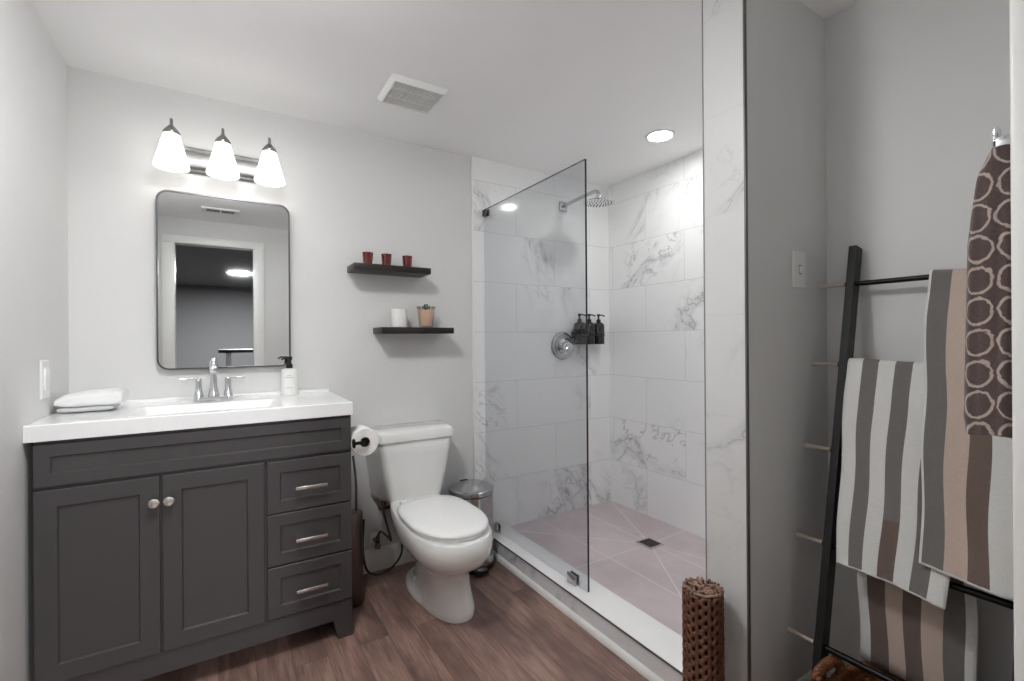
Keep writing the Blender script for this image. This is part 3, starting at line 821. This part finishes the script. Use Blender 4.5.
# valve
vx_, vz_ = 1.824, 1.103
sv = thing('shower_valve', (vx_, D, vz_), 'round chrome shower valve plate with lever knob on the marble back wall', 'shower valve')
bm = B(); lathe(bm, [(.086, 0), (.088, .003), (.084, .010), (.070, .015), (.064, .012), (.050, .014), (.002, .016)], (vx_, D-.008, vz_), (0, -1, 0), 48); obj('escutcheon', bm, MT['chrome2'], sv)
bm = B(); lathe(bm, [(.050, .014), (.050, .022), (.040, .030), (.036, .030), (.032, .050), (.030, .066), (.022, .074), (.002, .077)], (vx_+.004, D-.008, vz_-.004), (0, -1, 0), 32)
tube(bm, [(vx_+.004, D-.064, vz_-.004), (vx_-.018, D-.074, vz_-.018), (vx_-.036, D-.070, vz_-.036)], .008, 10, 4, rr=lambda t: .011-.004*t)
obj('handle', bm, MT['chrome'], sv)
# bottles in a wall holder
hb = thing('wall_bottle_holder', (2.0, D, 1.105), 'black wall bracket holding the three pump bottles in the shower', 'bottle holder')
bm = B(); box(bm, 1.90, 2.11, D-.0118, D-.0085, 1.150, 1.190, .001)
obj('back_bar', bm, MT['black'], hb)
for x in (1.925, 2.005, 2.085):
    bm = B(); lathe(bm, [(.0385, 0), (.0405, 0), (.0405, .010), (.0385, .010)], (x, 2.282, 1.165), seg=28, cap=False)
    bmesh.ops.holes_fill(bm, edges=[])
    box(bm, x-.006, x+.006, 2.321, D-.0115, 1.165, 1.175)
    obj('ring', bm, MT['black'], hb)
for x, lab, gl in ((1.925, 'left black pump bottle on the shower wall, with a dark label band', 1), (2.005, 'middle black pump bottle on the shower wall', 0), (2.085, 'right black pump bottle on the shower wall, nearest the corner', 0)):
    t = thing('pump_bottle', (x, 2.282, 1.110), lab, 'bottle', 'pump bottles on the shower wall')
    bm = B(); lathe(bm, [(.034, 0), (.0375, .003), (.0375, .118), (.034, .130), (.022, .140), (.013, .144)], (x, 2.282, 1.110), seg=30); b_ = obj('bottle_body', bm, MT['bottleblack'], t)
    bm = B(); pump(bm, (x, 2.282), 1.252, 1.25, .97, -.22, .045); obj('pump', bm, MT['black'], t)
    bm = B()
    for k in range(12):
        a = -PI/2-.75+1.5*k/12; a2 = a+1.5/12; r = .0379
        zz = (1.165+.012, 1.205) if gl else (1.180, 1.188)
        f = [bm.verts.new((x+r*math.cos(q), 2.282+r*math.sin(q), z)) for q, z in ((a, zz[0]), (a2, zz[0]), (a2, zz[1]), (a, zz[1]))]; bm.faces.new(f)
    obj('label', bm, MT['slot'] if not gl else MT['black'], b_)
# drain
dn2 = thing('shower_drain', (DR[0], DR[1], zf), 'square steel drain grate in the mauve shower floor', 'drain')
bm = B(); s = .052
loft(bm, [[(DR[0]+a*q, DR[1]+b*q, z) for a, b in ((-1, -1), (1, -1), (1, 1), (-1, 1))] for q, z in ((s, zf-.006), (s, zf-.001), (s-.010, zf-.001), (s-.010, zf-.004))], cap=False)
obj('frame', bm, MT['nickel'], dn2, angle=20)
bm = B(); box(bm, DR[0]-.043, DR[0]+.043, DR[1]-.043, DR[1]+.043, zf-.006, zf-.0045); 
for k in range(7): box(bm, DR[0]-.042, DR[0]+.042, DR[1]-.040+k*.012, DR[1]-.034+k*.012, zf-.0045, zf-.0022)
obj('grate', bm, MT['darksteel'], dn2)

# ------------------------------------------------------------------ switch plates
def plate_on(name, c, nrm, w, h_, label, toggle=True):
    n = Vector(nrm); s = Vector((-n.y, n.x, 0)); c = Vector(c)
    t = thing(name, c, label, 'switch')
    bm = B(); pts = rrect(-w/2, w/2, -h_/2, h_/2, .004, 3); pt2 = rrect(-w/2+.003, w/2-.003, -h_/2+.003, h_/2-.003, .003, 3)
    loft(bm, [[c+s*a+Vector((0, 0, b))+n*d for a, b in q] for q, d in ((pts, .0003), (pts, .003), (pt2, .006))]); obj('plate', bm, MT['plate'], t)
    bm = B()
    if toggle:
        q0 = rrect(-.005, .005, -.011, .011, .001, 2)
        loft(bm, [[c+s*a*k+Vector((0, 0, b*k+.001*(d > .01)))+n*d for a, b in q0] for d, k in ((.005, 1), (.007, 1), (.014, .7))])
        obj('toggle', bm, MT['plate'], t)
        bm = B(); q0 = rrect(-.007, .007, -.014, .014, .001, 2)
        loft(bm, [[c+s*a+Vector((0, 0, b))+n*d for a, b in q0] for d in (.005, .0064)]); obj('toggle_slot', bm, MT['ventdark'], t)
    else:
        q0 = rrect(-w*.24, w*.24, -h_*.29, h_*.29, .002, 2)
        loft(bm, [[c+s*a+Vector((0, 0, b))+n*(d+(.002 if b > 0 else 0)*(d > .006)) for a, b in q0] for d in (.005, .0085)])
        obj('rocker', bm, MT['seat'], t)
plate_on('light_switch', (1.488, YP0, 1.346), (0, -1, 0), .068, .112, 'white toggle light switch on the painted wall right of the marble pier')
plate_on('rocker_switch', (XL, 2.048, 1.025), (1, 0, 0), .078, .122, 'white rocker switch on the left wall above the sink top', False)

# ------------------------------------------------------------------ towel ladder
la = thing('towel_ladder', (1.50, .46, 0), 'black wooden ladder with five rungs leaning on the right wall, draped with striped towels', 'ladder')
LT, LB = Vector((1.634, 0, 1.412)), Vector((1.352, 0, 0))
ldir = (LT-LB).normalized(); lnrm = Vector((ldir.z, 0, -ldir.x))
def LX(z): return LB.x+(LT.x-LB.x)*z/LT.z
YF0, YF1, YN0, YN1 = .640, .660, .262, .282
for ya, yb in ((YF0, YF1), (YN0, YN1)):
    bm = B(); hw = .0205
    pts = []
    for base, k in ((LB, 0), (LT, 1)):
        ring = [base+lnrm*a*hw for a in (-1, 1)]
        if k == 0: ring = [Vector((p.x-ldir.x/ldir.z*p.z, 0, 0)) for p in ring]
        pts.append([Vector((ring[0].x, ya, ring[0].z)), Vector((ring[1].x, ya, ring[1].z)), Vector((ring[1].x, yb, ring[1].z)), Vector((ring[0].x, yb, ring[0].z))])
    loft(bm, pts); obj('rail', bm, MT['blackwood'], la, angle=20)
RZ = (1.300, 1.060, .812, .552, .285)
for z in RZ:
    x = LX(z); r = .0085 if z < 1.2 else .0075
    bm = B(); cyl(bm, (x, YN0-.02, z), (x, .668, z), r, seg=14)
    rg_ = obj('rung', bm, MT['blackmetal'], la)
    bm = B(); lathe(bm, [(.0052, 0), (.0052, .045), (.0078, .066), (.0078, .071)], (x, .668, z), (0, 1, 0), 12)
    obj('rung_end', bm, MT['plug'], rg_, label='pale protruding rung end')

def drape(label, name_x, z, off, y_top, y_bot, z_bot_front, z_bot_back, stripes, r=.014, wave=.006, seed=0., patch=None, group='striped towels on the ladder', side=None):
    """a striped towel laid over a rung: stripes = [(width share, material index)] from the far edge to the near edge"""
    x = name_x; bm = B()
    prof = []   # (dx, z, t) t: 0 at the rung, 1 at the bottom hem
    nf = 26
    for i in [nf+1]+list(range(nf, -1, -1)):
        t = i/nf if i <= nf else 1.008; zz = z-(z-z_bot_front)*t; prof.append((LX(zz)-x-r-(off-r)*min(1., t*7), zz, t))
    for k in range(1, 8):
        a = PI-PI*k/8; prof.append((r*math.cos(a), z+r*math.sin(a), 0.))
    nb = 18
    for i in range(0, nb+1):
        t = i/nb; prof.append((r+.002*t, z-(z-z_bot_back)*t, t))
    cols = [0.]; mats = []
    tot = sum(s for s, _ in stripes); u = 0.
    for s, mi in stripes:
        k = max(1, int(round(s/tot*28)))
        for j in range(k): cols.append((u+s*(j+1)/k)/tot); mats.append(mi)
        u += s
    grid = []
    for dx, zz, t in prof:
        row = []
        for c in cols:
            y = (y_top[0]*(1-t)+y_bot[0]*t)*(1-c)+(y_top[1]*(1-t)+y_bot[1]*t)*c
            wv = wave*t*math.sin(c*9.+seed+t*1.3)+wave*.4*t*math.sin(c*23.+seed*2)
            nz = .0012*noise.noise(Vector((c*12+seed, zz*18, dx*9)))
            hem = .010*t*t*math.sin(c*3.1+seed) if t > .5 else 0.
            y += .0025*math.sin(zz*21+seed+c*4)*min(1, t*3)
            row.append(bm.verts.new((x+dx+wv+nz, y, zz+hem+(.003*math.sin(c*7+seed) if t == 0 else 0))))
        grid.append(row)
    for i in range(len(grid)-1):
        for j in range(len(cols)-1):
            f = bm.faces.new((grid[i][j], grid[i][j+1], grid[i+1][j+1], grid[i+1][j])); f.material_index = mats[j]
            if patch and i < patch[0] and patch[1] <= cols[j] < patch[2]: f.material_index = 3
            if i == 0: f.material_index = 0       # pale woven hem
    o = obj('striped_towel', bm, [MT['tw'], MT['tg'], MT['tb'], MT['tk']], None, (x, sum(y_top)/2, z_bot_front), 60)
    so_ = o.modifiers.new('thickness', 'SOLIDIFY'); so_.thickness = .0055; so_.offset = 0
    return tag(o, label, 'towel', group)
W, G, Be, K = 0, 1, 2, 3
drape('striped towel in white and grey hanging on the second rung of the ladder', LX(1.060), 1.060, .026, (.6385, .372), (.622, .392), .518, .70,
      [(1, W), (1, G), (1, W), (1, G), (1, W), (1.05, G), (1, W)], seed=1.0, patch=(8, 3/7.05-.002, 4/7.05-.002), wave=.004)
drape('striped towel in grey, beige and brown hanging from the top rung of the ladder', LX(1.300), 1.300, .040, (.466, .288), (.438, .272), .592, .95,
      [(.12, W), (.95, G), (1, Be), (.95, K), (1, W), (.2, G)], seed=2.3, wave=.003)
drape('striped towel in brown and beige hanging lowest, behind the two bottom rungs of the ladder', LX(.812), .812, .011, (.612, .366), (.602, .362), .66, .244,
      [(.6, W), (1, K), (.95, Be), (.95, K), (1.05, Be), (1, G), (.5, W)], r=.011, seed=4.0, wave=.002)

# ------------------------------------------------------------------ brown towel on a hook at the closet corner
hk = thing('towel_hook', (1.14, .2095, 1.47), 'square chrome towel hook on the corner wall at the right edge', 'hook')
bm = B(); box(bm, 1.112, 1.172, .2100, .2200, 1.440, 1.502, .002); obj('hook_plate', bm, MT['chrome'], hk)
bm = B(); box(bm, 1.128, 1.156, .2200, .2440, 1.462, 1.480, .002); box(bm, 1.128, 1.156, .2380, .2440, 1.462, 1.500, .002); obj('hook_arm', bm, MT['chrome'], hk)
bm = B(); NU, NV = 72, 40
uvl = bm.loops.layers.uv.new('UVMap')
grid = []
for j in range(NV+1):
    t = j/NV; z = 1.464-.497*t
    yl = .248+.014*min(1, t*12)+.018*min(1, t*3)+.011*t       # how far the towel stands off the wall
    gx = .022+.026*min(1, t*2.5); gy = (yl-.2165)/2
    if t > .97: gx *= .93; gy *= .95
    cx0 = 1.128+gx; cy0 = .2165+gy
    row = []; arc = 0.; pv_ = None; a0 = None
    for i in range(NU+1):
        a = 2*PI*i/NU - PI*.02
        c, s_ = math.cos(a), math.sin(a)
        x = cx0+gx*math.copysign(abs(c)**.6, c); y = cy0+gy*math.copysign(abs(s_)**.6, s_)
        x += .0022*math.sin(y*260+z*7)*min(1, t*4)
        p = Vector((x, max(y, .2165), z+.003*math.sin(i*.35)*t))
        if pv_ is not None: arc += (p-pv_).length
        if a0 is None and c < 0 and y < .2455: a0 = arc
        pv_ = p; row.append((bm.verts.new(p), arc))
    grid.append((row, a0))
for j in range(NV):
    for i in range(NU):
        q = [(grid[j][0][i], j), (grid[j][0][i+1], j), (grid[j+1][0][i+1], j+1), (grid[j+1][0][i], j+1)]
        f = bm.faces.new([v[0][0] for v in q])
        for lp, ((v_, arc_), jj) in zip(f.loops, q):
            lp[uvl].uv = (arc_-grid[jj][1]+.465, 1.464-.497*jj/NV-1.02+.0545*10.5)
grid = [g[0] for g in grid]
bm.faces.new([v[0] for v in grid[NV][:-1]][::-1]); bm.faces.new([v[0] for v in grid[0][:-1]])
tw = obj('oval_pattern_towel', bm, MT['ovals'], None, (1.16, .25, .967), 60)
tag(tw, 'dark brown towel with pale ovals hanging from the hook at the right edge', 'towel')

# ------------------------------------------------------------------ tall woven cylinder in front of the pier
qx, qy, qr, qh = 1.122, .8175, .0525, .457
bk = thing('woven_cylinder', (qx, qy, 0), 'tall narrow brown woven cylinder filled with cut reeds in front of the marble pier', 'basket')
bm = B(); nc = 20; zs = .0262; nz_ = int(qh/zs*2)
def wpt(th, z, k):
    rr = qr+.0016*math.sin(th*nc+PI*round(z/zs*2)) + .0006*noise.noise(Vector((th*9, z*90, 0)))
    return (qx+rr*math.cos(th), qy+rr*math.sin(th), z)
cellv = {}
def gv(a, b, off):
    key = (a % (nc*4), b)
    if key not in cellv: cellv[key] = bm.verts.new(wpt(2*PI*key[0]/(nc*4), b*zs/4+.004, 0))
    return cellv[key]
for a in range(nc*4):
    for b in range(int(qh/zs*4)-1):
        col_ = a//4; aa = a % 4; bb = (b+(2 if col_ % 2 else 0)) % 4
        if aa in (1, 2) and bb in (1, 2) and b > 0: continue
        bm.faces.new((gv(a, b, 0), gv(a+1, b, 0), gv(a+1, b+1, 0), gv(a, b+1, 0)))
o = obj('woven_wall', bm, MT['wicker'], bk, angle=60)
so_ = o.modifiers.new('thickness', 'SOLIDIFY'); so_.thickness = .006; so_.offset = -1
bm = B(); lathe(bm, [(qr-.010, .002), (qr-.010, qh-.02), (.01, qh-.018)], (qx, qy, 0), seg=32); obj('lining', bm, MT['wickerdark'], bk)
bm = B(); rnd = random.Random(5)
for k in range(44):
    rr_ = (qr-.012)*math.sqrt(rnd.random()); a = rnd.random()*2*PI; b = rnd.random()*PI
    c = Vector((qx+rr_*math.cos(a), qy+rr_*math.sin(a), qh-.012+.012*rnd.random())); dv = Vector((math.cos(b), math.sin(b), rnd.uniform(-.3, .3)))*rnd.uniform(.007, .011)
    cyl(bm, c-dv, c+dv, .0037, seg=7, bev=.0006)
for k in range(20):
    a = 2*PI*k/20; c = Vector((qx+(qr-.006)*math.cos(a), qy+(qr-.006)*math.sin(a), qh-.003)); b = rnd.uniform(0, PI)
    dv = Vector((math.cos(b), math.sin(b), rnd.uniform(-.4, .4)))*.008; cyl(bm, c-dv, c+dv, .0036, seg=7)
o = obj('reed_filling', bm, MT['reedend'], bk); o['kind'] = 'stuff'

# ------------------------------------------------------------------ wicker basket under the ladder
wx, wy, wz = 1.378, .463, .222
wb = thing('wicker_basket', (wx, wy, 0), 'brown wicker basket with rope handles standing under the towel ladder', 'basket')
def sup(a, rx, ry, p=2.8):
    c, s_ = math.cos(a), math.sin(a)
    return wx+rx*math.copysign(abs(c)**(2/p), c), wy+ry*math.copysign(abs(s_)**(2/p), s_)
bm = B(); nr = 17; ns = 112
for k in range(nr):
    t = k/(nr-1); z = .008+t*(wz-.02); rx = .185+.025*t; ry = .130+.018*t
    rings = []
    for i in range(ns):
        a = 2*PI*i/ns; x, y = sup(a, rx, ry); w = .0022*(1 if (i//2+k) % 2 else -1)
        n = Vector((math.cos(a), math.sin(a), 0)); x += n.x*w; y += n.y*w
        rings.append([Vector((x, y, z))+n*.0062*math.cos(b)+Vector((0, 0, .0078*math.sin(b))) for b in (0, 1.05, 2.09, PI, 4.19, 5.24)])
    rings.append(rings[0]); loft(bm, rings, cap=False)
lo = [(*sup(2*PI*i/48, .18, .125), .004) for i in range(48)]; bm.faces.new([bm.verts.new(p) for p in lo])
obj('woven_body', bm, MT['wickerred'], wb, angle=60)
def rope(bm, pts, r, tw=60., n=1):
    P = [Vector(p) for p in pts]; L = 0.
    for s_ in range(3):
        rings = []; L = 0.; prev = None
        for i, p in enumerate(P):
            d = (P[min(i+1, len(P)-1)]-P[max(i-1, 0)]).normalized(); _, u, v = frame_of(d)
            if i: L += (p-P[i-1]).length
            ph = L*tw+s_*2*PI/3; c = p+(u*math.cos(ph)+v*math.sin(ph))*r*.5
            rings.append([c+(u*math.cos(q)+v*math.sin(q))*r*.62 for q in [2*PI*k/8 for k in range(8)]])
        loft(bm, rings, cap=False)
bm = B(); rope(bm, [(*sup(2*PI*i/180, .213, .150), wz-.004) for i in range(181)], .0115, 150.)
for i in range(90):
    a = 2*PI*i/90; x, y = sup(a, .213, .150); n = Vector((math.cos(a), math.sin(a), 0))
    cyl(bm, Vector((x, y, wz-.010))-n*.006, Vector((x, y, wz+.010))+n*.004, .0026, seg=6)
obj('rim', bm, MT['wickerred'], wb, angle=60)
for s_ in (1, -1):
    bm = B(); yy = wy+s_*.150
    P = smooth_path([(wx-.062, yy, wz-.01), (wx-.062, yy+s_*.006, wz+.022), (wx-.035, yy+s_*.010, wz+.034), (wx+.0, yy+s_*.011, wz+.037), (wx+.035, yy+s_*.010, wz+.034), (wx+.058, yy+s_*.006, wz+.020), (wx+.058, yy, wz-.01)], 12)
    rope(bm, P, .0125, 150.); obj('handle', bm, MT['wickerred'], wb, angle=60)
bm = B(); rnd = random.Random(9)
for k in range(170):
    x = wx+rnd.uniform(-.16, .16); y = wy+rnd.uniform(-.105, .105); b = rnd.uniform(-.5, .5)+PI/2*(rnd.random() > .8); c = Vector((x, y, .10+.02*rnd.random()+.02*noise.noise(Vector((x*9, y*9, 0)))))
    dv = Vector((math.cos(b), math.sin(b), rnd.uniform(-.15, .15)))*.035; cyl(bm, c-dv, c+dv, .006, seg=6)
o = obj('dark_filling', bm, MT['wickerdark'], wb); o['kind'] = 'stuff'

# ------------------------------------------------------------------ room beyond the doorway (seen in the mirror)
tbm = thing('counter_table', (.55, -1.95, 0), 'black topped counter table in the room beyond the doorway seen in the mirror', 'table')
obj('table_top', box(B(), -.03, 1.2, -2.25, -1.70, 1.018, 1.056, .003), MT['blackwood'], tbm)
for x in (.05, 1.10):
    for y in (-1.78, -2.17): obj('leg', box(B(), x, x+.05, y-.02, y+.02, 0, 1.018, .002), MT['trim'], tbm)
hl = thing('hall_ceiling_light', (.24, -3.26, ZC), 'flat round glowing ceiling light in the room beyond the doorway', 'light fixture')
bm = B(); lathe(bm, [(.16, -.0005), (.175, -.0005), (.172, -.018), (.155, -.022), (.150, -.016)], (.24, -3.26, ZC), seg=40, cap=False); obj('trim_ring', bm, MT['plate'], hl)
bm = B(); lathe(bm, [(.001, -.019), (.152, -.019)], (.24, -3.26, ZC), seg=40, cap=False); obj('lens', bm, MT['halllens'], hl)
